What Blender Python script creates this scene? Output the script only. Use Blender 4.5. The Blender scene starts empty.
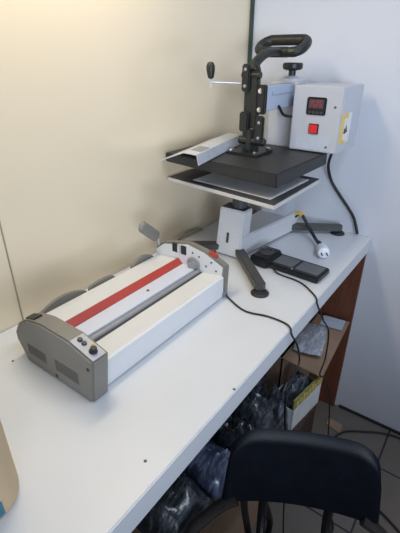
import bpy, bmesh, math, random
from mathutils import Vector, Matrix, noise
random.seed(7)
C = bpy.context.scene.collection
TZ = 0.885            # height of the table top above the floor

# ------------------------------------------------------------------ camera, world, lights, exposure
cam_d = bpy.data.cameras.new('camera')
cam = bpy.data.objects.new('camera', cam_d); C.objects.link(cam)
fw = Vector((-0.71746405, -0.52184777, -0.46143281))
rt = Vector((-0.58916647, 0.80800849, 0.00227192))
up = rt.cross(fw)
cam.matrix_world = Matrix(((rt.x, up.x, -fw.x, 1.55454923), (rt.y, up.y, -fw.y, 0.89375639),
                           (rt.z, up.z, -fw.z, TZ + 0.62), (0, 0, 0, 1)))
cam_d.sensor_fit = 'VERTICAL'; cam_d.sensor_height = 36.0
cam_d.lens = 404.7083 / 533 * 36.0
cam_d.clip_start = 0.02
bpy.context.scene.camera = cam

w = bpy.data.worlds.new('world'); bpy.context.scene.world = w; w.use_nodes = True
w.node_tree.nodes['Background'].inputs['Color'].default_value = (0.72, 0.82, 1.0, 1)
w.node_tree.nodes['Background'].inputs['Strength'].default_value = 0.13

def area(name, loc, target, sx, sy, power, col):
    d = bpy.data.lights.new(name, 'AREA'); d.shape = 'RECTANGLE'; d.size = sx; d.size_y = sy
    d.energy = power; d.color = col
    o = bpy.data.objects.new(name, d); C.objects.link(o); o.location = loc
    o.rotation_euler = (Vector(target) - Vector(loc)).to_track_quat('-Z', 'Y').to_euler()
    return o
area('warm_ceiling_light', (0.95, 0.13, TZ + 1.10), (0.95, 0.18, TZ), 0.6, 0.12, 5.2, (1.0, 0.84, 0.60))
area('cool_ceiling_light', (0.9, 1.30, TZ + 1.70), (0.75, 0.7, TZ), 1.2, 0.5, 15.0, (0.74, 0.84, 1.0))
day = area('daylight_window_light', (2.7, 2.4, TZ + 0.52), (0.45, 0.1, TZ + 0.42), 1.6, 0.9, 6.0, (0.72, 0.82, 1.0))
day.data.spread = math.radians(52)

vs = bpy.context.scene.view_settings
vs.view_transform = 'Standard'; vs.look = 'None'; vs.gamma = 1.0; vs.use_curve_mapping = False
vs.exposure = 0.04

# ------------------------------------------------------------------ materials
def mat(name, col, rough=0.5, metal=0.0, var=0.06, nscale=30.0, bump=0.0, bscale=200.0, spec=0.5, coat=0.0, stretch=None):
    m = bpy.data.materials.new(name); m.use_nodes = True
    nt = m.node_tree; b = nt.nodes['Principled BSDF']
    b.inputs['Roughness'].default_value = rough; b.inputs['Metallic'].default_value = metal
    b.inputs['Specular IOR Level'].default_value = spec
    b.inputs['Coat Weight'].default_value = coat
    tc = nt.nodes.new('ShaderNodeTexCoord'); src = tc.outputs['Object']
    if stretch:
        mp = nt.nodes.new('ShaderNodeMapping'); mp.inputs['Scale'].default_value = stretch
        nt.links.new(src, mp.inputs['Vector']); src = mp.outputs['Vector']
    n = nt.nodes.new('ShaderNodeTexNoise'); n.inputs['Scale'].default_value = nscale; n.inputs['Detail'].default_value = 4
    nt.links.new(src, n.inputs['Vector'])
    r = nt.nodes.new('ShaderNodeValToRGB')
    r.color_ramp.elements[0].position = 0.3; r.color_ramp.elements[1].position = 0.7
    r.color_ramp.elements[0].color = tuple(max(0, c * (1 - var)) for c in col) + (1,)
    r.color_ramp.elements[1].color = tuple(min(1, c * (1 + var)) for c in col) + (1,)
    nt.links.new(n.outputs['Fac'], r.inputs['Fac']); nt.links.new(r.outputs['Color'], b.inputs['Base Color'])
    if bump > 0:
        n2 = nt.nodes.new('ShaderNodeTexNoise'); n2.inputs['Scale'].default_value = bscale; n2.inputs['Detail'].default_value = 5
        nt.links.new(src, n2.inputs['Vector'])
        bp = nt.nodes.new('ShaderNodeBump'); bp.inputs['Strength'].default_value = bump; bp.inputs['Distance'].default_value = 0.01
        nt.links.new(n2.outputs['Fac'], bp.inputs['Height']); nt.links.new(bp.outputs['Normal'], b.inputs['Normal'])
    return m

def emit(name, col, s):
    m = mat(name, col, 0.4); b = m.node_tree.nodes['Principled BSDF']
    b.inputs['Emission Color'].default_value = col + (1,); b.inputs['Emission Strength'].default_value = s
    return m

def tile_mat():
    m = bpy.data.materials.new('floor_tile'); m.use_nodes = True; nt = m.node_tree; b = nt.nodes['Principled BSDF']
    tc = nt.nodes.new('ShaderNodeTexCoord'); mp = nt.nodes.new('ShaderNodeMapping')
    mp.inputs['Location'].default_value = (-0.23, -0.835, 0)
    nt.links.new(tc.outputs['Object'], mp.inputs['Vector'])
    br = nt.nodes.new('ShaderNodeTexBrick'); br.offset = 0.0; br.squash = 1.0
    br.inputs['Color1'].default_value = (0.16, 0.135, 0.115, 1); br.inputs['Color2'].default_value = (0.185, 0.155, 0.132, 1)
    br.inputs['Mortar'].default_value = (0.02, 0.02, 0.022, 1)
    br.inputs['Scale'].default_value = 1.0; br.inputs['Mortar Size'].default_value = 0.004
    br.inputs['Brick Width'].default_value = 0.33; br.inputs['Row Height'].default_value = 0.33
    nt.links.new(mp.outputs['Vector'], br.inputs['Vector'])
    n = nt.nodes.new('ShaderNodeTexNoise'); n.inputs['Scale'].default_value = 9; n.inputs['Detail'].default_value = 6
    nt.links.new(tc.outputs['Object'], n.inputs['Vector'])
    mx = nt.nodes.new('ShaderNodeMixRGB'); mx.blend_type = 'MULTIPLY'; mx.inputs['Fac'].default_value = 0.5
    nt.links.new(br.outputs['Color'], mx.inputs['Color1']); nt.links.new(n.outputs['Color'], mx.inputs['Color2'])
    nt.links.new(br.outputs['Color'], mx.inputs['Color1'])
    rg = nt.nodes.new('ShaderNodeValToRGB'); rg.color_ramp.elements[0].color = (.75, .75, .75, 1); rg.color_ramp.elements[1].color = (1, 1, 1, 1)
    nt.links.new(n.outputs['Fac'], rg.inputs['Fac']); nt.links.new(rg.outputs['Color'], mx.inputs['Color2'])
    nt.links.new(mx.outputs['Color'], b.inputs['Base Color']); b.inputs['Roughness'].default_value = 0.4
    return m

M = {}
M['cream'] = mat('cream_panel', (0.78, 0.665, 0.475), 0.42, var=0.02, nscale=2.0, spec=0.5)
_b = M['cream'].node_tree.nodes['Principled BSDF']
_b.inputs['Coat Weight'].default_value = 0.9; _b.inputs['Coat Roughness'].default_value = 0.22; _b.inputs['Coat IOR'].default_value = 1.75
M['white_wall'] = mat('white_wall_paint', (0.68, 0.70, 0.75), 0.8, var=0.03, nscale=3.0, bump=0.05, bscale=60)
M['laminate'] = mat('white_laminate', (0.66, 0.68, 0.70), 0.38, var=0.02, nscale=8.0)
M['edge'] = mat('table_edge_band', (0.70, 0.71, 0.72), 0.45, var=0.02)
M['wood'] = mat('brown_wood', (0.155, 0.052, 0.026), 0.5, var=0.25, nscale=14.0, stretch=(1, 6, .6))
M['tile'] = tile_mat()
M['seam'] = mat('panel_seam', (0.33, 0.28, 0.20), 0.6)
M['strip'] = mat('dark_green_strip', (0.035, 0.06, 0.05), 0.4)
M['cap'] = mat('warm_grey_plastic', (0.20, 0.19, 0.168), 0.5, var=0.03, bump=0.04, bscale=500)
M['cap_dark'] = mat('grey_vent', (0.150, 0.142, 0.125), 0.6, var=0.05)
M['mwhite'] = mat('machine_white', (0.67, 0.68, 0.68), 0.45, var=0.015)
M['mpale'] = mat('pale_blue_steel', (0.62, 0.67, 0.78), 0.35, var=0.02)
M['red'] = mat('red_strip', (0.40, 0.045, 0.03), 0.4, var=0.05)
M['black'] = mat('black_plastic', (0.014, 0.014, 0.015), 0.4, var=0.1)
M['dgrey'] = mat('dark_grey_plastic', (0.055, 0.055, 0.06), 0.5, var=0.1)
M['midgrey'] = mat('mid_grey_metal', (0.30, 0.30, 0.31), 0.45, metal=0.3)
M['panelgrey'] = mat('control_panel_grey', (0.42, 0.43, 0.47), 0.45)
M['silver'] = mat('silver_metal', (0.64, 0.66, 0.70), 0.34, metal=0.35, var=0.04)
M['chrome'] = mat('chrome', (0.75, 0.75, 0.77), 0.2, metal=1.0)
M['powder'] = mat('white_powder_coat', (0.50, 0.52, 0.565), 0.45, var=0.02, bump=0.03, bscale=700)
M['post_white'] = mat('white_powder_coat_lifted', (0.66, 0.67, 0.69), 0.45, var=0.02, bump=0.03, bscale=700)  # white powder coat lightened in colour to offset shade on base and post
M['powder2'] = mat('pale_blue_powder_coat', (0.40, 0.46, 0.57), 0.4, var=0.02)
M['hmetal'] = mat('dark_hammered_metal', (0.020, 0.023, 0.020), 0.42, metal=0.2, var=0.2, nscale=90, bump=0.1, bscale=300)
M['platen'] = mat('black_platen', (0.022, 0.023, 0.024), 0.5, var=0.1, nscale=40)
M['legs'] = mat('dark_grey_leg', (0.06, 0.059, 0.057), 0.45, var=0.05)
M['rubber'] = mat('black_rubber', (0.016, 0.016, 0.018), 0.55)
M['plate_metal'] = mat('lower_plate_metal', (0.60, 0.59, 0.57), 0.4, metal=0.1)
M['paper'] = mat('white_paper', (0.88, 0.90, 0.93), 0.6, var=0.01)
M['yellow'] = mat('yellow_label', (0.80, 0.55, 0.13), 0.5)
M['labelwhite'] = mat('label_white', (0.74, 0.74, 0.72), 0.5)
M['labelgrey'] = mat('label_grey_blue', (0.50, 0.55, 0.63), 0.5, var=0.05, nscale=120)
M['redswitch'] = emit('red_rocker', (0.65, 0.025, 0.03), 0.08)
M['reddigit'] = emit('red_digits', (0.4, 0.03, 0.04), 0.05)
M['screen'] = mat('grey_screen', (0.13, 0.13, 0.135), 0.35, var=0.05)
M['card'] = mat('brown_cardboard', (0.34, 0.22, 0.145), 0.75, var=0.1, nscale=12, bump=0.06, bscale=120)
M['card_in'] = mat('cardboard_inside', (0.26, 0.165, 0.11), 0.8, var=0.1)
M['chair'] = mat('black_vinyl', (0.0035, 0.005, 0.009), 0.40, var=0.3, nscale=25, bump=0.05, bscale=260, spec=0.2)
M['chairmetal'] = mat('black_tube', (0.012, 0.012, 0.013), 0.4, metal=0.2)
M['tan'] = mat('tan_plastic', (0.56, 0.42, 0.25), 0.5, var=0.03)
M['teal'] = mat('teal_label', (0.03, 0.16, 0.22), 0.5)
M['cable'] = mat('black_cable', (0.012, 0.012, 0.013), 0.5)
M['plugwhite'] = mat('plug_white', (0.82, 0.84, 0.88), 0.4)
M['mark'] = mat('dark_speck', (0.12, 0.10, 0.09), 0.7)
M['olive'] = mat('yellow_green_print', (0.29, 0.30, 0.09), 0.6, var=0.3, nscale=90)
M['brownfab'] = mat('dark_brown_cloth', (0.012, 0.008, 0.006), 0.7, var=0.4, nscale=60, bump=0.3, bscale=80)
M['reflection_grey'] = mat('grey_reflection', (0.27, 0.25, 0.20), 0.6)
M['dark_box'] = mat('dark_brown_board', (0.055, 0.026, 0.016), 0.7, var=0.2, nscale=20)
M['trimdark'] = mat('dark_skirting', (0.022, 0.022, 0.028), 0.6)

def bag_mat(name, c1, c2, sc):
    m = mat(name, c1, 0.25, var=0.0, bump=0.5, bscale=9, stretch=(1.2, 5.0, 2.0), coat=0.5)
    r = [n for n in m.node_tree.nodes if n.type == 'VALTORGB'][0]; n = [n for n in m.node_tree.nodes if n.type == 'TEX_NOISE'][0]
    n.inputs['Scale'].default_value = sc; n.inputs['Distortion'].default_value = 1.2
    r.color_ramp.elements[0].color = c1 + (1,); r.color_ramp.elements[1].color = c2 + (1,)
    r.color_ramp.elements[0].position = 0.45; r.color_ramp.elements[1].position = 0.8
    return m
M['bag_black'] = bag_mat('black_plastic_film', (0.014, 0.017, 0.021), (0.09, 0.105, 0.12), 14)
M['bag_grey'] = bag_mat('smoky_plastic_film', (0.04, 0.046, 0.056), (0.24, 0.28, 0.33), 12)
M['bag_blue'] = bag_mat('blue_plastic_film', (0.035, 0.05, 0.095), (0.20, 0.24, 0.33), 11)
M['bag_clear'] = bag_mat('pale_plastic_film', (0.32, 0.35, 0.40), (0.75, 0.78, 0.82), 16)

# ------------------------------------------------------------------ mesh helpers
class B:
    def __init__(s): s.bm = bmesh.new()
    def box(s, lo, hi, bev=0.0, rot=None, piv=None, seg=2):
        lo, hi = Vector(lo), Vector(hi); t = bmesh.new(); bmesh.ops.create_cube(t, size=1)
        for v in t.verts:
            v.co = Vector((lo[i] + (v.co[i] + .5) * (hi[i] - lo[i]) for i in range(3)))
        if bev: bmesh.ops.bevel(t, geom=t.edges[:], offset=bev, segments=seg, affect='EDGES', clamp_overlap=True)
        if rot is not None:
            p = Vector(piv) if piv else (lo + hi) / 2
            for v in t.verts: v.co = rot @ (v.co - p) + p
        s._add(t); return s
    def _add(s, t):
        me = bpy.data.meshes.new('t'); t.to_mesh(me); t.free(); s.bm.from_mesh(me); bpy.data.meshes.remove(me)
    def prism(s, pts, axis, a, b, bev=0.0):
        """polygon given in the two other axes, extruded along axis (0 x: pts=(y,z); 1 y: pts=(x,z); 2 z: pts=(x,y))"""
        t = bmesh.new()
        def mk(p, v):
            q = list(p); q.insert(axis, v); return Vector(q)
        A = [t.verts.new(mk(p, a)) for p in pts]; Bv = [t.verts.new(mk(p, b)) for p in pts]
        t.faces.new(A); t.faces.new(Bv[::-1]); n = len(pts)
        for i in range(n): t.faces.new((A[i], Bv[i], Bv[(i + 1) % n], A[(i + 1) % n]))
        bmesh.ops.recalc_face_normals(t, faces=t.faces[:])
        if bev: bmesh.ops.bevel(t, geom=t.edges[:], offset=bev, segments=2, affect='EDGES', clamp_overlap=True)
        s._add(t); return s
    def hexa(s, bot, top, bev=0.0):
        t = bmesh.new(); a = [t.verts.new(p) for p in bot]; b = [t.verts.new(p) for p in top]; n = len(a)
        t.faces.new(a[::-1]); t.faces.new(b)
        for i in range(n): t.faces.new((a[i], a[(i + 1) % n], b[(i + 1) % n], b[i]))
        bmesh.ops.recalc_face_normals(t, faces=t.faces[:])
        if bev: bmesh.ops.bevel(t, geom=t.edges[:], offset=bev, segments=2, affect='EDGES', clamp_overlap=True)
        s._add(t); return s
    def tube(s, pts, r, n=10, closed=False, smooth=True, rz=None):
        P = [Vector(p) for p in pts]
        if smooth and len(P) > 2: P = catmull(P, closed)
        rr = r if isinstance(r, (list, tuple)) else None
        t = bmesh.new(); rings = []; N = len(P); prev = None
        for i, p in enumerate(P):
            if closed: d = P[(i + 1) % N] - P[i - 1]
            else: d = P[min(i + 1, N - 1)] - P[max(i - 1, 0)]
            d.normalize()
            if prev is None:
                a = Vector((0, 0, 1)) if abs(d.z) < .9 else Vector((1, 0, 0)); u = d.cross(a).normalized()
            else: u = (prev - d * prev.dot(d)).normalized()
            prev = u; v = d.cross(u)
            ra = r if rr is None else rr[0] + (rr[1] - rr[0]) * i / (N - 1)
            rb = ra if rz is None else rz
            rings.append([t.verts.new(p + u * math.cos(k * 2 * math.pi / n) * ra + v * math.sin(k * 2 * math.pi / n) * rb) for k in range(n)])
        for i in range(N if closed else N - 1):
            A, Bq = rings[i], rings[(i + 1) % N]
            for k in range(n): t.faces.new((A[k], A[(k + 1) % n], Bq[(k + 1) % n], Bq[k]))
        if not closed: t.faces.new(rings[0][::-1]); t.faces.new(rings[-1])
        bmesh.ops.recalc_face_normals(t, faces=t.faces[:])
        s._add(t); return s
    def lathe(s, prof, origin, axis=(0, 0, 1), n=24):
        """prof: list of (radius, height along axis)"""
        o = Vector(origin); ax = Vector(axis).normalized()
        a = Vector((0, 0, 1)) if abs(ax.z) < .9 else Vector((1, 0, 0)); u = ax.cross(a).normalized(); v = ax.cross(u)
        t = bmesh.new(); rings = []
        for r, h in prof:
            rings.append([t.verts.new(o + ax * h + (u * math.cos(k * 2 * math.pi / n) + v * math.sin(k * 2 * math.pi / n)) * max(r, 1e-4)) for k in range(n)])
        for A, Bq in zip(rings, rings[1:]):
            for k in range(n): t.faces.new((A[k], A[(k + 1) % n], Bq[(k + 1) % n], Bq[k]))
        t.faces.new(rings[0][::-1]); t.faces.new(rings[-1])
        bmesh.ops.recalc_face_normals(t, faces=t.faces[:])
        s._add(t); return s
    def quad(s, pts, th, nrm):
        """a thin plate lying on the given quad, th thick along nrm"""
        n = Vector(nrm).normalized()
        return s.hexa([Vector(p) for p in pts], [Vector(p) + n * th for p in pts])

def catmull(P, closed=False, k=6):
    out = []; N = len(P)
    for i in range(N if closed else N - 1):
        p0 = P[i - 1] if (closed or i > 0) else P[0] * 2 - P[1]
        p1 = P[i]; p2 = P[(i + 1) % N]
        p3 = P[(i + 2) % N] if (closed or i + 2 < N) else P[-1] * 2 - P[-2]
        for j in range(k):
            t = j / k
            out.append(.5 * ((2 * p1) + (p2 - p0) * t + (2 * p0 - 5 * p1 + 4 * p2 - p3) * t * t + (3 * p1 - p0 - 3 * p2 + p3) * t ** 3))
    if not closed: out.append(P[-1].copy())
    return out

def obj(name, b, m, parent=None, smooth=30):
    me = bpy.data.meshes.new(name); b.bm.to_mesh(me); b.bm.free()
    me.materials.append(M[m] if isinstance(m, str) else m)
    if smooth:
        for p in me.polygons: p.use_smooth = True
        if hasattr(me, 'set_sharp_from_angle'): me.set_sharp_from_angle(angle=math.radians(smooth))
    o = bpy.data.objects.new(name, me); C.objects.link(o)
    if parent is not None:
        o.parent = parent
        r = parent
        off = Vector((0, 0, 0))
        while r is not None: off += r.location; r = r.parent
        me.transform(Matrix.Translation(-off))
    return o
def grounded(o):
    """move a single mesh thing's origin to its base"""
    xs = [v.co for v in o.data.vertices]
    c = Vector((sum(v.x for v in xs) / len(xs), sum(v.y for v in xs) / len(xs), min(v.z for v in xs)))
    o.data.transform(Matrix.Translation(-c)); o.location = c
    return o
def tag(o, label, cat, group=None, kind=None):
    o['label'] = label; o['category'] = cat
    if group: o['group'] = group
    if kind: o['kind'] = kind
    return o
def thing(name, label, cat, loc, group=None):
    o = bpy.data.objects.new(name, None); C.objects.link(o); o.location = loc; o.empty_display_size = 0.05
    return tag(o, label, cat, group)
def struct(name, b, m, parent=None):
    o = obj(name, b, m, parent)
    if parent is None: o['kind'] = 'structure'
    return o
def Z(z): return TZ + z

# ------------------------------------------------------------------ room
tag(struct('floor', B().box((-0.1, -0.1, -0.08), (4.2, 3.6, 0)), 'tile'), 'brown grey tiled floor with dark grout lines under the table', 'floor')
wl = struct('wall_left', B().box((0.0, -0.1, 0), (4.2, 0.0, 2.75)), 'cream')
tag(wl, 'glossy cream panel wall behind the white table', 'wall')
tag(struct('wall_back', B().box((-0.1, -0.1, 0), (0.0, 3.6, 2.75)), 'white_wall'), 'bluish white plain wall at the far end of the table', 'wall')
tag(struct('trim_1', B().box((0.0, 0.0, Z(0)), (0.016, 0.012, 2.75), .002), 'strip'), 'thin dark green strip running up the wall corner', 'trim')
tag(struct('trim_2', B().box((1.1155, 0.0, Z(0)), (1.1185, 0.0018, 2.75)), 'seam'), 'thin vertical seam in the cream wall behind grey machine end', 'trim')
tag(struct('baseboard_back', B().box((0.0, 0.60, 0), (0.008, 3.6, 0.012)), 'trimdark'), 'thin dark line along the foot of the white wall', 'baseboard')

# ------------------------------------------------------------------ table
tb = thing('worktable', 'long white laminate worktable with brown wood end panel', 'table', (1.3, 0.29, 0))
obj('tabletop', B().box((0.001, 0.001, Z(-0.058)), (2.7, 0.584, Z(0)), .0025), 'laminate', tb)
obj('end_panel', B().box((0.001, 0.002, 0), (0.020, 0.578, Z(-0.058)), .001), 'wood', tb)['label'] = 'brown wood end panel'
obj('end_panel', B().box((2.66, 0.002, 0), (2.68, 0.578, Z(-0.058)), .001), 'wood', tb)['label'] = 'brown wood end panel'

# ------------------------------------------------------------------ creasing machine
mc = thing('paper_creasing_machine', 'long white tabletop paper machine with grey end caps and red strip', 'machine', (0.94, 0.24, TZ))
prof = [(.150, 0.0), (.122, .05), (.122, .072), (.142, .100), (.176, .122), (.226, .133), (.318, .131), (.389, .112), (.372, 0.0)]
nc = obj('end_cap', B().prism([(y, Z(z)) for y, z in prof], 0, 1.158, 1.200, .004), 'cap', mc)
nc['label'] = 'near grey end cap with control panel'
prof2 = [(.130, 0.0), (.108, .06), (.106, .092), (.139, .117), (.232, .137), (.292, .128), (.364, .099), (.361, 0.0)]
fc = obj('end_cap', B().prism([(y, Z(z)) for y, z in prof2], 0, .684, .7065, .003), 'cap', mc)
fc['label'] = 'far grey end cap'
inn = [(.13, 0.02), (.112, .06), (.111, .088), (.142, .112), (.232, .133), (.293, .122), (.356, .095), (.350, 0.02)]
ip = obj('inner_plate', B().prism([(y, Z(z)) for y, z in inn], 0, .706, .7085), 'mwhite', fc)
ip['label'] = 'white inner face with dark holes'
# body between the caps
bodyp = [(.118, 0.004), (.108, .060), (.116, .069), (.196, .077), (.215, .063), (.277, .062), (.2795, .050), (.2865, .050), (.289, .060), (.354, .069), (.360, .066), (.360, 0.004)]
obj('body', B().prism([(y, Z(z)) for y, z in bodyp], 0, .708, 1.160), 'mwhite', mc)
obj('red_strip', B().prism([(y, Z(z)) for y, z in [(.193, .0768), (.197, .0815), (.213, .0675), (.213, .063)]], 0, .7085, 1.158), 'red', mc)
obj('feed_plate', B().prism([(y, Z(z)) for y, z in [(.2135, .0655), (.266, .0695), (.266, .060), (.2135, .060)]], 0, .7085, 1.158), 'mpale', mc)['label'] = 'pale blue feed plate'
obj('roller', B().tube([(.7085, .2735, Z(.0595)), (1.158, .2735, Z(.0595))], .0075, 14, smooth=False), 'midgrey', mc)['label'] = 'grey metal roller rod'
obj('slot', B().box((.7085, .2808, Z(.048)), (1.158, .2862, Z(.0580))), 'dgrey', mc)['label'] = 'dark feed slot'
obj('speck_screw', B().lathe([(.004, 0), (.004, .002)], (.89, .240, Z(.068)), n=12), 'mark', mc)
# control panel on the near cap slope
def slope(y):   # height of the near cap's sloping top
    pts = prof[4:8]
    for (a, za), (b, zb) in zip(pts, pts[1:]):
        if a <= y <= b: return za + (zb - za) * (y - a) / (b - a)
    return .112
def on_cap(x0, x1, y0, y1, th):
    return B().hexa([(x0, y0, Z(slope(y0) - .001)), (x1, y0, Z(slope(y0) - .001)), (x1, y1, Z(slope(y1) - .001)), (x0, y1, Z(slope(y1) - .001))],
                    [(x0, y0, Z(slope(y0) + th)), (x1, y0, Z(slope(y0) + th)), (x1, y1, Z(slope(y1) + th)), (x0, y1, Z(slope(y1) + th))])
cp = obj('control_panel', on_cap(1.164, 1.196, .322, .386, .0012), 'panelgrey', nc)
for y in (.332, .344):
    obj('button', B().lathe([(.0052, 0), (.0052, .004), (.0042, .0055)], (1.180, y, Z(slope(y))), (0, .3, 1), 16), 'black', cp)
obj('dial_knob', B().lathe([(.0085, 0), (.0085, .003), (.0065, .004), (.006, .012), (.005, .013)], (1.180, .369, Z(slope(.369))), (0, .35, 1), 20), 'black', cp)
obj('dial_pointer', B().box((1.1715, .3615, Z(slope(.369) + .0115)), (1.1785, .3665, Z(slope(.369) + .0145)), .001), 'yellow', cp)['label'] = 'yellow green dial mark'
sw = obj('power_switch', B().hexa([(1.172, .168, Z(.113)), (1.192, .168, Z(.113)), (1.192, .200, Z(.121)), (1.172, .200, Z(.121))],
                                  [(1.172, .168, Z(.1215)), (1.192, .168, Z(.1215)), (1.192, .200, Z(.131)), (1.172, .200, Z(.131))]), 'black', nc)
def vent(y0, y1, z0, z1, sk):
    b = B(); n = 7
    for i in range(n):
        z = z0 + (z1 - z0) * i / n
        b.box((1.1992, y0, Z(z)), (1.2012, y1, Z(z + (z1 - z0) / n * .62)))
    o = obj('vent_grille', b, 'cap_dark', nc)
vent(.165, .228, .030, .056, 0)
vent(.262, .335, .030, .060, 0)
for y, z in ((.372, .088), (.258, .012)):
    obj('screw', B().lathe([(.004, 0), (.004, .0015)], (1.1995, y, Z(z)), (1, 0, 0), 12), 'black', nc)
# far cap details
for y in (.186, .219):
    obj('slot_plate', B().box((.708, y - .0095, Z(.098)), (.711, y + .0095, Z(.126)), .001), 'black', fc)
obj('bearing_block', B().box((.708, .197, Z(.102)), (.713, .207, Z(.124)), .001), 'chrome', fc)
obj('roller_boss', B().lathe([(.021, 0), (.021, .008), (.014, .009), (.014, .016)], (.708, .258, Z(.078)), (1, 0, 0), 24), 'midgrey', fc)
for y, z in ((.252, .112), (.275, .106), (.318, .100), (.300, .083), (.335, .078)):
    obj('hole', B().lathe([(.0032, 0), (.0032, .0012)], (.7083, y, Z(z)), (1, 0, 0), 10), 'mark', fc)
obj('red_button', B().hexa([(.688, .305, Z(.1235)), (.703, .305, Z(.1235)), (.703, .328, Z(.113)), (.688, .328, Z(.113))],
                           [(.688, .306, Z(.129)), (.703, .306, Z(.129)), (.703, .329, Z(.1185)), (.688, .329, Z(.1185))]), 'red', fc)
obj('strain_relief', B().box((.690, .350, Z(.004)), (.712, .366, Z(.018)), .003), 'midgrey', fc)
# grey lozenge reflected in the wall, built as a solid bar and stem
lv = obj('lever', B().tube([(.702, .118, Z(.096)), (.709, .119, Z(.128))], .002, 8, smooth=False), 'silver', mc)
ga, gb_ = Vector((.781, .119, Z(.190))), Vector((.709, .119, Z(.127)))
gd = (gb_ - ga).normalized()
lozenge = B().tube([ga, ga + gd * .0006, ga + gd * .002, ga + gd * .004, ga + gd * .007, ga + gd * .0125, gb_ - gd * .0125, gb_ - gd * .007, gb_ - gd * .004, gb_ - gd * .002, gb_ - gd * .0006, gb_], .0001, 16, smooth=False)
for v in lozenge.bm.verts:
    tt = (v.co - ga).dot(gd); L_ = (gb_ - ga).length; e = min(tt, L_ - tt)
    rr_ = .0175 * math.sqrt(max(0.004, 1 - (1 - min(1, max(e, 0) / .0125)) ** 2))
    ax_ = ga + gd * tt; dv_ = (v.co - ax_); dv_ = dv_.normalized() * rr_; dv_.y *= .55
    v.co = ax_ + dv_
obj('reflection_lozenge', lozenge, 'cap', lv)
# wall reflections of the machine, built as solid grey arcs behind the body
def arc_plate(x0, x1, h, skew):
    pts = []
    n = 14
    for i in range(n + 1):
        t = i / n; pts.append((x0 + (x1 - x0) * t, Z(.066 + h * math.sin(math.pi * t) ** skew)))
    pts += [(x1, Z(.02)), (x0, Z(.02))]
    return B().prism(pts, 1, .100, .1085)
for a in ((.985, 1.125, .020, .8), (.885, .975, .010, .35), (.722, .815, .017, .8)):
    obj('reflection_arc', arc_plate(*a), 'cap', mc)['label'] = 'grey arc for a reflection in the cream wall'

# ------------------------------------------------------------------ heat press
hp = thing('heat_press', 'clamshell heat press with black plates, lever handle and white control box', 'heat press', (0.32, 0.23, TZ))
fr = obj('base_beam', B().hexa([(.100, .190, Z(.006)), (.465, .180, Z(.006)), (.465, .272, Z(.006)), (.130, .318, Z(.006)), (.100, .318, Z(.006))],
                               [(.100, .190, Z(.080)), (.465, .180, Z(.080)), (.465, .272, Z(.080)), (.130, .318, Z(.080)), (.100, .318, Z(.080))], .004), 'post_white', hp)
post = obj('front_post', B().hexa([(.415, .172, Z(.004)), (.474, .172, Z(.004)), (.474, .270, Z(.004)), (.415, .270, Z(.004))],
                           [(.395, .176, Z(.166)), (.452, .176, Z(.166)), (.452, .272, Z(.166)), (.395, .272, Z(.166))], .004), 'post_white', hp)
obj('post_cap', B().box((.398, .180, Z(.1655)), (.448, .268, Z(.169)), .001), 'dgrey', post)
obj('slot_mark', B().hexa([(.4615, .214, Z(.085)), (.4615, .223, Z(.085)), (.4663, .223, Z(.050)), (.4663, .214, Z(.050))][::-1],
                          [(.4645, .214, Z(.085)), (.4645, .223, Z(.085)), (.4693, .223, Z(.050)), (.4693, .214, Z(.050))][::-1]), 'dgrey', post)
obj('plate_support', B().lathe([(.026, 0), (.026, .04), (.040, .055), (.040, .079)], (.415, .232, Z(.1685)), n=20), 'dgrey', hp)
# legs with suction feet
def leg(a, b, cup):
    A, Bq = Vector(a), Vector(b); d = (Bq - A).normalized(); s = Vector((-d.y, d.x, 0)) * .0155
    z0, z1 = Z(.0125), Z(.036)
    bot = [A - s, Bq - s, Bq + d * .010, Bq + s, A + s]
    bb = B().hexa([(p.x, p.y, z0) for p in bot], [(p.x, p.y, z1) for p in bot], .003)
    o = obj('leg', bb, 'legs', hp)
    obj('suction_foot', B().lathe([(.0265, 0), (.027, .003), (.022, .008), (.012, .010), (.009, .011), (.009, .0135)], (cup[0], cup[1], TZ + .0005), n=28), 'rubber', o)
leg((.440, .245, 0), (.626, .437, 0), (.626, .436))
leg((.150, .285, 0), (.036, .468, 0), (.041, .463))
leg((.440, .205, 0), (.560, .030, 0), (.558, .034))
leg((.150, .200, 0), (.050, .036, 0), (.052, .040))
# lower plate
def slab(q, z0, z1, bev=0.0, zs=(0, 0, 0, 0)):
    return B().hexa([(x, y, Z(z0 + d)) for (x, y), d in zip(q, zs)], [(x, y, Z(z1 + d)) for (x, y), d in zip(q, zs)], bev)
def inset(q, k):
    cx_, cy_ = sum(p[0] for p in q) / 4, sum(p[1] for p in q) / 4
    return [(cx_ + (x - cx_) * k, cy_ + (y - cy_) * k) for x, y in q]
LQ = [(.205, .013), (.528, .013), (.584, .438), (.246, .436)]
lp = obj('lower_plate', slab(LQ, .2465, .2575, .0012), 'plate_metal', hp)
obj('silicone_pad', slab(inset(LQ, .985), .2575, .2595), 'dgrey', lp)
tag(grounded(obj('paper_sheet', slab([(.26, .115), (.510, .105), (.545, .405), (.285, .412)], .2597, .2609), 'paper')),
    'white sheet lying on the lower plate of the heat press', 'paper')
# upper plate
up_ = obj('upper_plate', B().hexa([(.205, .020, Z(.306)), (.544, .018, Z(.3145)), (.561, .428, Z(.299)), (.198, .432, Z(.296))],
                                  [(.205, .020, Z(.343)), (.547, .020, Z(.3435)), (.562, .425, Z(.3385)), (.212, .436, Z(.340))], .003), 'platen', hp)
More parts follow.
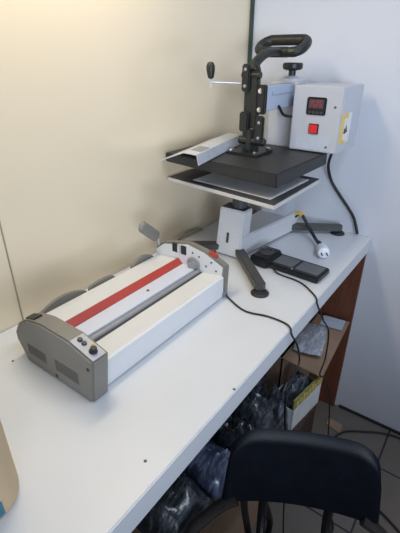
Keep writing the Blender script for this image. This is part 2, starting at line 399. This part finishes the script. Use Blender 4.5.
# linkage on the upper plate
obj('mount_plate', B().box((.315, .176, Z(.340)), (.430, .290, Z(.3485)), .003), 'hmetal', up_)
lk = obj('toggle_linkage', B().box((.372, .216, Z(.345)), (.398, .232, Z(.47)), .003)
         .box((.372, .250, Z(.345)), (.398, .266, Z(.43)), .003)
         .prism([(.216, Z(.42)), (.262, Z(.42)), (.260, Z(.585)), (.252, Z(.600)), (.222, Z(.600)), (.214, Z(.585))], 0, .376, .396, .003), 'hmetal', hp)
obj('link_plate', B().box((.396, .209, Z(.525)), (.406, .236, Z(.600)), .004), 'hmetal', lk)
obj('link_plate', B().box((.396, .264, Z(.378)), (.408, .294, Z(.460)), .004), 'hmetal', lk)
obj('link_plate', B().box((.396, .209, Z(.410)), (.410, .240, Z(.468)), .004), 'hmetal', lk)
obj('link_plate', B().box((.396, .232, Z(.350)), (.406, .256, Z(.420)), .004), 'hmetal', lk)
obj('pivot_pin', B().lathe([(.013, 0), (.013, .085), (.009, .09)], (.392, .206, Z(.382)), (0, 1, 0), 16), 'black', lk)
obj('pivot_pin', B().lathe([(.009, 0), (.009, .062)], (.390, .204, Z(.570)), (0, 1, 0), 16), 'black', lk)
for y, z in ((.222, .585), (.222, .54), (.278, .44), (.278, .395), (.224, .455), (.224, .422)):
    obj('rivet', B().lathe([(.005, 0), (.005, .003), (.003, .0045)], (.405, y, Z(z)), (1, 0, 0), 10), 'midgrey', lk)
for (x, y) in ((.33, .192), (.416, .192), (.33, .277), (.416, .277)):
    obj('bolt', B().lathe([(.008, 0), (.008, .006), (.005, .008)], (x, y, Z(.3480)), n=6), 'chrome', up_)
# swing handle
hd = obj('handle_arm', B().tube([(.396, .238, Z(.580)), (.372, .236, Z(.603)), (.32, .236, Z(.625)), (.27, .240, Z(.633)), (.238, .244, Z(.632))], .0165, 12, rz=.012), 'hmetal', hp)
loop = []
def corner(cx, cy, cz, r, a0):
    for k in range(4):
        a = math.radians(a0 + 30 * k); loop.append((cx + r * math.cos(a), cy + r * math.sin(a)))
x0, x1, y0, y1, r = .165, .235, .158, .312, .030
corner(x1 - r, y1 - r, 0, r, 0); corner(x0 + r, y1 - r, 0, r, 90); corner(x0 + r, y0 + r, 0, r, 180); corner(x1 - r, y0 + r, 0, r, 270)
obj('handle_grip', B().tube([(x, y, Z(.648 + (.2025 - x) * .50)) for x, y in loop], .0165, 12, closed=True, rz=.0150), 'hmetal', hd)
# thin crank with black knob
ck = obj('side_crank', B().tube([(.392, .212, Z(.546)), (.440, .178, Z(.549)), (.479, .150, Z(.551)), (.480, .150, Z(.562))], .0028, 8, smooth=False), 'silver', lk)
obj('crank_knob', B().lathe([(.005, 0), (.009, .004), (.0125, .022), (.0125, .034), (.008, .043), (.002, .045)], (.480, .150, Z(.561)), (0, -.05, 1), 18), 'hmetal', ck)
obj('crank_pin', B().tube([(.480, .150, Z(.562)), (.480, .151, Z(.538))], .0032, 8, smooth=False), 'silver', ck)
# arm, column and pressure knob
arm = obj('arm_bracket', B().box((.155, .226, Z(.470)), (.385, .284, Z(.540)), .003), 'powder2', hp)
obj('arm_rib', B().box((.20, .2835, Z(.515)), (.345, .2875, Z(.524)), .0015), 'powder2', arm)
obj('bracket_plate', B().box((.373, .252, Z(.462)), (.392, .284, Z(.545)), .003), 'black', arm)
for z in (.476, .528):
    obj('bolt', B().lathe([(.007, 0), (.007, .005), (.004, .006)], (.392, .270, Z(z)), (1, 0, 0), 12), 'chrome', arm)
col = obj('column', B().box((.095, .195, Z(.076)), (.190, .300, Z(.545)), .005), 'powder', hp)
obj('column_dome', B().lathe([(.040, 0), (.037, .008), (.027, .014), (.014, .018)], (.130, .245, Z(.543)), n=28), 'powder', col)
kn = obj('pressure_knob', B().lathe([(.012, 0), (.012, .020), (.030, .024), (.034, .029), (.034, .041), (.030, .045)], (.125, .243, Z(.556)), n=24), 'black', hp)
obj('knob_screw', B().lathe([(.009, 0), (.009, .012)], (.125, .243, Z(.552)), n=14), 'chrome', kn)
obj('arm_wire', B().tube([(.30, .288, Z(.480)), (.27, .293, Z(.452)), (.243, .312, Z(.445)), (.235, .325, Z(.447))], .0045, 8), 'cable', arm)
# control box
cb = obj('control_box', B().box((.062, .313, Z(.344)), (.250, .475, Z(.540)), .003), 'powder', hp)
dp = obj('display', B().box((.249, .361, Z(.456)), (.2545, .424, Z(.508)), .003), 'black', cb)
obj('display_window', B().box((.2542, .369, Z(.476)), (.2550, .416, Z(.502))), 'dgrey', dp)
dg = B()
for row, (z0, z1) in enumerate(((.479, .489), (.491, .500))):
    for k in range(4):
        y = .374 + k * .010
        dg.box((.2549, y, Z(z0)), (.2556, y + .0018, Z(z1))); 
        if k % 2 == row: dg.box((.2549, y, Z(z1 - .002)), (.2556, y + .006, Z(z1)))
        else: dg.box((.2549, y + .004, Z(z0)), (.2556, y + .006, Z(z1)))
obj('display_digits', dg, 'reddigit', dp)['label'] = 'dim red digits'
bt = B()
for k in range(4): bt.box((.2542, .370 + k * .0125, Z(.460)), (.256, .378 + k * .0125, Z(.467)), .0005)
obj('display_buttons', bt, 'dgrey', dp)
s0 = obj('rocker_switch', B().box((.249, .376, Z(.399)), (.253, .408, Z(.430)), .001), 'black', cb)
obj('rocker', B().box((.2525, .379, Z(.4015)), (.2565, .405, Z(.4275)), .001), 'redswitch', s0)['label'] = 'red rocker'
obj('rating_label', B().box((.2495, .334, Z(.350)), (.2505, .449, Z(.394))), 'labelgrey', cb)
for y, z in ((.452, .482), (.440, .362)):
    obj('screw', B().lathe([(.004, 0), (.004, .0015)], (.2498, y, Z(z)), (1, 0, 0), 10), 'mark', cb)
st = obj('warning_sticker', B().box((.150, .4745, Z(.372)), (.244, .4756, Z(.462))), 'labelwhite', cb)
st['label'] = 'yellow bordered white sticker'
obj('sticker_border', B().box((.214, .4752, Z(.372)), (.2445, .4760, Z(.462))).box((.180, .4752, Z(.448)), (.216, .4760, Z(.462))).box((.185, .4752, Z(.372)), (.216, .4760, Z(.382))), 'yellow', st)
obj('sticker_mark', B().prism([(.176, Z(.405)), (.190, Z(.428)), (.196, Z(.412)), (.206, Z(.420)), (.210, Z(.403)), (.20, Z(.40))], 1, .4752, .4761), 'black', st)
# power cable of the press hanging down the wall
obj('power_cable', B().tube([(.10, .420, Z(.350)), (.075, .405, Z(.315)), (.035, .385, Z(.255)), (.016, .398, Z(.197)), (.0135, .430, Z(.155)), (.0135, .477, Z(.104)), (.0135, .507, Z(.066)), (.0135, .528, Z(.015)), (.0135, .530, Z(.006))], .0055, 8), 'cable', hp)
# short lead with white plug
wl_ = obj('plug_lead', B().tube([(.128, .310, Z(.060)), (.130, .335, Z(.080)), (.140, .355, Z(.072)), (.150, .388, Z(.038)), (.190, .430, Z(.020)), (.232, .463, Z(.020))], .0062, 8), 'cable', hp)
obj('lead_sleeve', B().tube([(.125, .312, Z(.066)), (.127, .330, Z(.081)), (.136, .350, Z(.077))], .0095, 8), 'yellow', wl_)['label'] = 'yellow wire sleeve'
D_ = Vector((.095, .058, 0)).normalized(); Q_ = Vector((.240, .468, Z(.0225)))
pl = obj('plug', B().lathe([(.009, 0), (.014, .010), (.020, .022), (.021, .050), (.0195, .062), (.013, .065)], Q_, D_, 16), 'plugwhite', wl_)
pl['label'] = 'white plug with two pins'
obj('boot', B().lathe([(.0062, 0), (.010, .030), (.0105, .036)], Q_ - D_ * .030, D_, 12), 'rubber', wl_)
for s in (-1, 1):
    q = Q_ + D_ * .064 + Vector((-D_.y, D_.x, 0)) * .0085 * s
    obj('pin', B().tube([q, q + D_ * .018], .0024, 8, smooth=False), 'dgrey', pl)

# bent metal channel on the upper plate
ax = Vector((-.366, -.075, 0)).normalized()
sd = Vector((-ax.y, ax.x, 0)) * -1   # towards +y
if sd.y < 0: sd = -sd
def chan(s0, s1, prof_, th=.0020):
    b = B(); o = Vector((.640, .165, 0))
    for (a, za), (c, zc) in zip(prof_, prof_[1:]):
        dy, dz = c - a, zc - za; L = math.hypot(dy, dz)
        n = sd * (-dz / L) + Vector((0, 0, dy / L))
        P = [o + ax * s0 + sd * a + Vector((0, 0, Z(za))), o + ax * s0 + sd * c + Vector((0, 0, Z(zc))),
             o + ax * s1 + sd * c + Vector((0, 0, Z(zc))), o + ax * s1 + sd * a + Vector((0, 0, Z(za)))]
        b.quad(P, th, n)
    return b
ch = thing('metal_channel', 'bent silver metal channel lying across the black top plate', 'channel', (.46, .14, Z(.344)))
obj('channel_sheet', chan(.0, .36, [(-.072, .3465), (.004, .3755), (.044, .3720), (.050, .3445)]), 'silver', ch)
obj('label_patch', chan(.040, .105, [(.008, .3756), (.040, .3728)], .0026), 'midgrey', ch)['label'] = 'grey patch'

# grey arc reflected in the wall behind the press, built as a solid tube
tag(grounded(obj('wall_reflection_arc', B().tube([(.545, .012, Z(.005)), (.515, .010, Z(.008)), (.46, .009, Z(.018)), (.41, .009, Z(.021)), (.36, .009, Z(.014)), (.33, .012, Z(.005))], .0048, 8), 'reflection_grey')),
    'grey arc for a reflection in the cream wall behind the heat press', 'cable')

# ------------------------------------------------------------------ terminal device and cables on the table
dv = thing('handheld_terminal', 'black handheld terminal with two grey panels beside the heat press', 'device', (.44, .43, TZ))
dd = Vector((.010, .175, 0)).normalized(); ss = Vector((dd.y, -dd.x, 0))
def rect(o, d, s, l0, l1, w0, w1, z0, z1, bev=.0):
    P = [o + d * l0 + s * w0, o + d * l1 + s * w0, o + d * l1 + s * w1, o + d * l0 + s * w1]
    return B().hexa([(p.x, p.y, Z(z0)) for p in P], [(p.x, p.y, Z(z1)) for p in P], bev)
od = Vector((.420, .375, 0))
obj('body', rect(od, dd, ss, 0, .180, -.046, .046, .0005, .020, .004), 'black', dv)
obj('screen_panel', rect(od, dd, ss, .014, .084, -.034, .030, .0195, .0212, .0004), 'screen', dv)
obj('screen_panel', rect(od, dd, ss, .094, .170, -.034, .030, .0195, .0212, .0004), 'screen', dv)
hb = obj('head_block', rect(od, dd, ss, -.058, .012, -.040, .062, .0005, .036, .007), 'black', dv)
obj('head_ring', B().lathe([(.026, 0), (.026, .006), (.019, .008), (.018, .004)], (od + dd * -.025 + ss * .008 + Vector((0, 0, Z(.035)))), n=24), 'dgrey', hb)
obj('stud', B().lathe([(.0035, 0), (.0035, .002)], (od + dd * .088 + ss * .038 + Vector((0, 0, Z(.0198)))), n=10), 'chrome', dv)
def cord(name, pts, r, label, cat='cable'):
    return tag(grounded(obj(name, B().tube(pts, r, 7), 'cable')), label, cat)
cord('device_cable', [(.476, .400, Z(.010)), (.488, .430, Z(.0034)), (.498, .506, Z(.0034)), (.535, .560, Z(.0034)), (.560, .584, Z(.003)), (.566, .5905, Z(-.010)), (.50, .596, Z(-.10)), (.43, .60, Z(-.185)),
     (.435, .606, Z(-.29)), (.490, .612, Z(-.315)), (.44, .62, Z(-.37)), (.385, .63, Z(-.48)), (.36, .64, Z(-.60)), (.345, .65, .15), (.33, .66, .0035)], .0026,
     'thin black cable from the handheld terminal dropping over the table edge')
cord('machine_cable', [(.701, .368, Z(.010)), (.706, .378, Z(.004)), (.735, .448, Z(.0034)), (.722, .51, Z(.0034)), (.722, .560, Z(.0034)), (.735, .584, Z(.003)), (.738, .5905, Z(-.012)), (.70, .596, Z(-.07)), (.677, .60, Z(-.138)),
      (.73, .606, Z(-.155)), (.78, .612, Z(-.165)), (.79, .622, Z(-.25)), (.775, .635, Z(-.40)), (.76, .65, .20), (.74, .66, .0035)], .0026,
     'thin black cable from the white machine dropping over the table edge')

# little specks on the table
for i, (x, y, r_, lb) in enumerate(((1.234, .545, .0032, 'tiny dark speck on the open table top between machine and table front edge'), (1.223, .124, .003, 'tiny dark speck beside the grey machine end cap'), (.999, .579, .0035, 'tiny dark speck right on the front edge of the table'))):
    tag(grounded(obj('speck', B().lathe([(r_, 0), (r_ * .8, .0008)], (x, y, TZ), n=9), 'mark')), lb, 'mark')

# tan container at the left frame edge
tn = thing('tan_container', 'tan rounded container at the lower left end of the table', 'container', (1.434, .390, TZ))
tcx, tcy = 1.434, .390
obj('body', B().lathe([(.046, 0), (.051, .006), (.053, .02), (.053, .20), (.050, .212), (.03, .214)], (tcx, tcy, TZ + .0005), n=48), 'tan', tn)
tl = B()
for k in range(8):
    a0, a1 = math.radians(48 + k * 6), math.radians(48 + (k + 1) * 6); q = []
    for a, z in ((a0, .012), (a1, .012), (a1, .040), (a0, .040)):
        q.append(Vector((tcx + math.cos(a) * .0528, tcy + math.sin(a) * .0528, Z(z))))
    n_ = Vector((math.cos((a0 + a1) / 2), math.sin((a0 + a1) / 2), 0)); tl.quad(q, .001, n_)
obj('label_patch', tl, 'teal', tn)['label'] = 'dark teal patch'

# ------------------------------------------------------------------ boxes and bags under the table
def open_box(name, label, x0, x1, y0, y1, h, m='card', th=.005, z0=0.0):
    t = thing(name, label, 'box', ((x0 + x1) / 2, (y0 + y1) / 2, z0))
    b = B().box((x0, y0, z0), (x1, y1, z0 + th)).box((x0, y0, z0), (x0 + th, y1, z0 + h)).box((x1 - th, y0, z0), (x1, y1, z0 + h))
    b.box((x0, y0, z0), (x1, y0 + th, z0 + h)).box((x0, y1 - th, z0), (x1, y1, z0 + h))
    obj('box_body', b, m, t)
    return t
def bag(name, label, c, dims, rz, m, seed, group=None, tilt=(0, 0)):
    """a soft flat packet: rounded block with wrinkles and sealed ends"""
    t = bmesh.new(); bmesh.ops.create_cube(t, size=2)
    bmesh.ops.subdivide_edges(t, edges=t.edges[:], cuts=13, use_grid_fill=True)
    R = (Matrix.Rotation(rz, 3, 'Z') @ Matrix.Rotation(tilt[0], 3, 'X') @ Matrix.Rotation(tilt[1], 3, 'Y'))
    for v in t.verts:
        x, y, z = v.co
        f = (1 - abs(x) ** 3.5 * .85) * (1 - abs(y) ** 4 * .7)
        p = Vector((x * (1 - .06 * y * y), y * (1 - .05 * x * x), z * max(f, .06)))
        n1 = noise.noise(Vector((x * 2.1 + seed * 7.3, y * 2.1, seed))); n2 = noise.noise(Vector((x * 6 + seed, y * 5, seed * 3.1)))
        cre = abs(noise.noise(Vector((x * 3.2 + y * 2.0 + seed, y * 1.2 - x, seed * 1.7))))
        k = f if z > 0 else .15
        p.z += (n1 * .32 + n2 * .16 + (.5 - cre) * .35) * k
        p.x += n2 * .04; p.y += n1 * .05
        v.co = R @ Vector((p.x * dims[0] / 2, p.y * dims[1] / 2, p.z * dims[2] / 2))
    zmin = min(v.co.z for v in t.verts)
    for v in t.verts: v.co += Vector((c[0], c[1], c[2] - zmin))
    b = B(); b._add(t)
    return tag(grounded(obj(name, b, m, smooth=60)), label, 'bag', group)

# big open carton by the brown panel
cx = open_box('cardboard_carton', 'open brown cardboard carton under the table beside the brown end panel', .055, .420, .10, .450, .505)
obj('flap', B().hexa([(.06, .449, .500), (.415, .449, .500), (.405, .600, .482), (.035, .575, .500)], [(.06, .449, .505), (.415, .449, .505), (.405, .600, .487), (.035, .575, .505)]), 'card', cx)['label'] = 'front flap folded outward'
obj('flap', B().hexa([(.055, .11, .502), (.060, .11, .507), (.060, .44, .507), (.055, .44, .502)], [(.026, .12, .59), (.031, .12, .59), (.031, .43, .59), (.026, .43, .59)]), 'card', cx)['label'] = 'side flap standing against the panel'
bag('clear_packet', 'clear packet with pale contents lying on the front flap of the brown carton', (.255, .490, .506), (.20, .11, .022), .25, 'bag_clear', 3)
bag('dark_packet', 'dark plastic packet lying behind the clear packet in the brown carton', (.235, .28, .40), (.30, .26, .16), .2, 'bag_grey', 5)
bag('dark_packet', 'black plastic packet at the bottom of the open brown carton', (.237, .275, .006), (.30, .29, .30), 0, 'bag_black', 6)
tag(grounded(obj('card_sheet', B().box((.05, .475, .5065), (.125, .565, .5095), .0, Matrix.Rotation(.12, 3, 'Z')), 'labelgrey')), 'grey card sheet lying on the far corner of the brown carton flap', 'card')
# small printed carton standing on a dark brown box
wc0 = thing('dark_brown_box', 'dark brown box under the white printed carton', 'box', (.44, .53, 0))
obj('box_body', B().box((.335, .470, 0), (.545, .580, .300), .003), 'dark_box', wc0)
obj('lid_edge', B().box((.333, .468, .285), (.547, .582, .3015), .002), 'dark_box', wc0)
wc = thing('printed_carton', 'white carton with yellow green printed top band under the table', 'box', (.44, .52, .302))
Rz = Matrix.Rotation(math.radians(-8), 3, 'Z'); pv = (.43, .53, 0)
wx0, wx1, wy0, wy1 = .335, .530, .470, .572
obj('carton_body', B().box((wx0, wy0, .302), (wx1, wy0 + .004, .40), 0, Rz, pv).box((wx0, wy1 - .004, .302), (wx1, wy1, .425), 0, Rz, pv)
    .box((wx0, wy0, .302), (wx0 + .004, wy1, .40), 0, Rz, pv).box((wx1 - .004, wy0, .302), (wx1, wy1, .40), 0, Rz, pv)
    .box((wx0, wy0, .302), (wx1, wy1, .306), 0, Rz, pv), 'labelwhite', wc)
obj('print_band', B().box((wx0 - .001, wy1 - .005, .408), (wx1 + .001, wy1 + .001, .452), 0, Rz, pv), 'olive', wc)['label'] = 'yellow green printed band'
pb = B()
for k in range(9):
    xx = .342 + k * .020
    pb.box((xx, .5728, .415 + (k % 2) * .006), (xx + .011, .5748, .446 - (k % 3) * .006), .0005, Rz, pv)
obj('print_marks', pb, 'yellow', wc)['label'] = 'pale yellow blocks of print'

# closed carton the bags lie on
obj_c = thing('cardboard_carton', 'closed tan cardboard carton under the bags at the lower left', 'box', (.98, .36, 0))
obj('box_body', B().box((.665, .12, 0), (1.18, .545, .40), .003), 'card', obj_c)
obj('tape', B().box((.664, .32, .34), (1.181, .37, .4012)), 'tan', obj_c)
gb = 'plastic packets under the table'
bags = [
 ('black plastic packet on the tan carton at the lower left end', (1.085, .43, .4005), (.17, .24, .15), .0, 'bag_black', 11, (0, 0)),
 ('blue tinted packet second from the lower left on the tan carton', (.935, .45, .4005), (.125, .20, .15), .0, 'bag_blue', 12, (0, 0)),
 ('smoky dark packet right beside the blue tinted packet on the tan carton', (.822, .48, .4005), (.095, .15, .15), .0, 'bag_black', 13, (0, 0)),
 ('grey packet behind the chair back on the tan carton', (.719, .475, .4005), (.095, .15, .17), .0, 'bag_grey', 14, (0, 0)),
 ('smoky packet leaning between tan carton and printed carton', (.604, .51, .003), (.085, .12, .47), .0, 'bag_grey', 15, (0, 0)),
 ('dark packet at the top of the pile close under the tabletop', (.80, .25, .402), (.26, .22, .36), .1, 'bag_black', 16, (0, 0)),
 ('dark grey packet filling the white printed carton', (.432, .517, .308), (.15, .075, .14), math.radians(-8), 'bag_grey', 17, (0, 0)),
 ('tall black packet standing behind the white printed carton', (.532, .29, .004), (.19, .28, .58), 0, 'bag_grey', 18, (0, 0)),
]
for lb, c, d, rz, m, sd_, tl_ in bags: bag('plastic_packet', lb, c, d, rz, m, sd_, gb, tl_)

# ------------------------------------------------------------------ chair
cz = TZ
chr_ = thing('chair', 'black padded chair with a rounded backrest standing at the table front', 'chair', (1.10, .82, 0))
Lp, Rp = Vector((1.0445, .587, Z(-.300))), Vector((.8865, .901, Z(-.300)))
uu = (Rp - Lp).normalized(); W = (Rp - Lp).length
nn = Vector((uu.y, -uu.x, 0));
if nn.x < 0: nn = -nn
tilt_ = Vector((-nn.x * .20, -nn.y * .20, 1)).normalized(); Hh = .190
def outline():
    pts = [(0, 0)]; r = .066
    for k in range(9):
        a = math.pi - k * math.pi / 16; pts.append(((.012 + r) + r * math.cos(a), Hh - r + r * math.sin(a)))
    for k in range(9):
        a = math.pi / 2 - k * math.pi / 16; pts.append((W - .012 - r + r * math.cos(a), Hh - r + r * math.sin(a)))
    pts.append((W, 0)); return pts
ol = outline()
t = bmesh.new()
def bp(u, v, dpt):
    cv = -.022 * (1 - (2 * u / W - 1) ** 2)
    return Lp + uu * u + tilt_ * v + nn * (cv + dpt)
# lofted padded panel: rows across
rows = []
NU = 28
def top_at(u):
    best = 0
    for (a, b), (c, d) in zip(ol, ol[1:]):
        if a <= u <= c or c <= u <= a:
            tt = 0 if abs(c - a) < 1e-6 else (u - a) / (c - a); best = max(best, b + (d - b) * tt)
    return best
for side in (1, -1):
    grid = []
    for i in range(NU + 1):
        u = .0005 + (W - .001) * (.5 - .5 * math.cos(math.pi * i / NU)); tp = max(top_at(u), .001); colv = []
        for j in range(13):
            v = tp * j / 12; e = min(u, W - u, tp - v, v + .012)
            d_ = .011 * (1 - (1 - min(1, max(e, 0) / .014)) ** 2)
            colv.append(t.verts.new(bp(u, v, side * d_)))
        grid.append(colv)
    for i in range(NU):
        for j in range(12): t.faces.new((grid[i][j], grid[i + 1][j], grid[i + 1][j + 1], grid[i][j + 1]))
bmesh.ops.remove_doubles(t, verts=t.verts[:], dist=.0012)
bmesh.ops.holes_fill(t, edges=[e for e in t.edges if e.is_boundary])
bmesh.ops.recalc_face_normals(t, faces=t.faces[:])
bb_ = B(); bb_._add(t)
obj('backrest', bb_, 'chair', chr_, smooth=60)
sc_ = (Lp + Rp) / 2
seat_c = Vector((sc_.x, sc_.y, 0)) + nn * .26
sb = B().box((-.20, -.20, .42), (.20, .20, .465), .02, seg=3)
Rs = Matrix((( nn.x, uu.x, 0), (nn.y, uu.y, 0), (0, 0, 1)))
for v in sb.bm.verts: v.co = Rs @ v.co + Vector((seat_c.x, seat_c.y, 0))
obj('seat', sb, 'chair', chr_)
for f_ in (.28, .71):
    p = Lp + uu * (W * f_)
    top = p + tilt_ * .02 + nn * -.020
    q = Vector((p.x, p.y, .43)) + nn * .085
    obj('back_post', B().tube([top, Vector((p.x, p.y, .52)) + nn * -.018, Vector((p.x, p.y, .455)) + nn * .02, q], .011, 10), 'chairmetal', chr_)
for a in (-.17, .17):
    for b_ in (-.17, .17):
        p = seat_c + nn * a + uu * b_
        obj('leg', B().tube([(p.x, p.y, .425), (p.x + nn.x * a * .15, p.y + nn.y * a * .15, 0)], .011, 10, smooth=False), 'chairmetal', chr_)
for sg, P0 in ((-1, Lp), (1, Rp)):
    o_ = uu * sg
    obj('armrest', B().tube([P0 - o_ * .035 + Vector((0, 0, .004)), P0 - o_ * .005 + nn * .008 + Vector((0, 0, -.012)), P0 + o_ * .030 + nn * .028 + Vector((0, 0, -.035)),
                             P0 + o_ * .062 + nn * .065 + Vector((0, 0, -.050)), P0 + o_ * .070 + nn * .16 + Vector((0, 0, -.045)), P0 + o_ * .068 + nn * .27 + Vector((0, 0, -.040)),
                             P0 + o_ * .060 + nn * .33 + Vector((0, 0, -.075)), P0 + o_ * .030 + nn * .34 + Vector((0, 0, -.13))], .0155, 12, rz=.012), 'brownfab', chr_)
# cables on the floor and hanging under the backrest
cord('cable_loop', [(1.00, .62, Z(-.31)), (.985, .625, Z(-.42)), (.96, .64, .32), (.93, .66, .30), (.92, .665, .40), (.945, .645, .52), (.965, .635, .56)], .009,
     'thick black cable loop hanging below the chair back')
cord('floor_cable', [(.33, .62, .006), (.24, .635, .006), (.146, .668, .006), (.09, .74, .006), (.045, .82, .006), (.03, .90, .006), (.05, 1.05, .006), (.12, 1.25, .006)], .0042,
     'black cable curving over the floor tiles towards the white wall')
cord('floor_cable', [(.80, .64, .006), (.70, .72, .006), (.60, .78, .006), (.52, .74, .006), (.46, .70, .006), (.40, .76, .006), (.42, .90, .006), (.5, 1.05, .006)], .004,
     'black cable looping over the floor below the chair back')
tag(grounded(obj('paper_scrap', B().hexa([(.10, .585, .0), (.15, .59, .0), (.16, .66, .0), (.11, .65, .0)], [(.10, .585, .004), (.15, .59, .012), (.16, .66, .003), (.11, .65, .009)]), 'card')), 'crumpled brown scrap on the floor by the end panel', 'scrap')
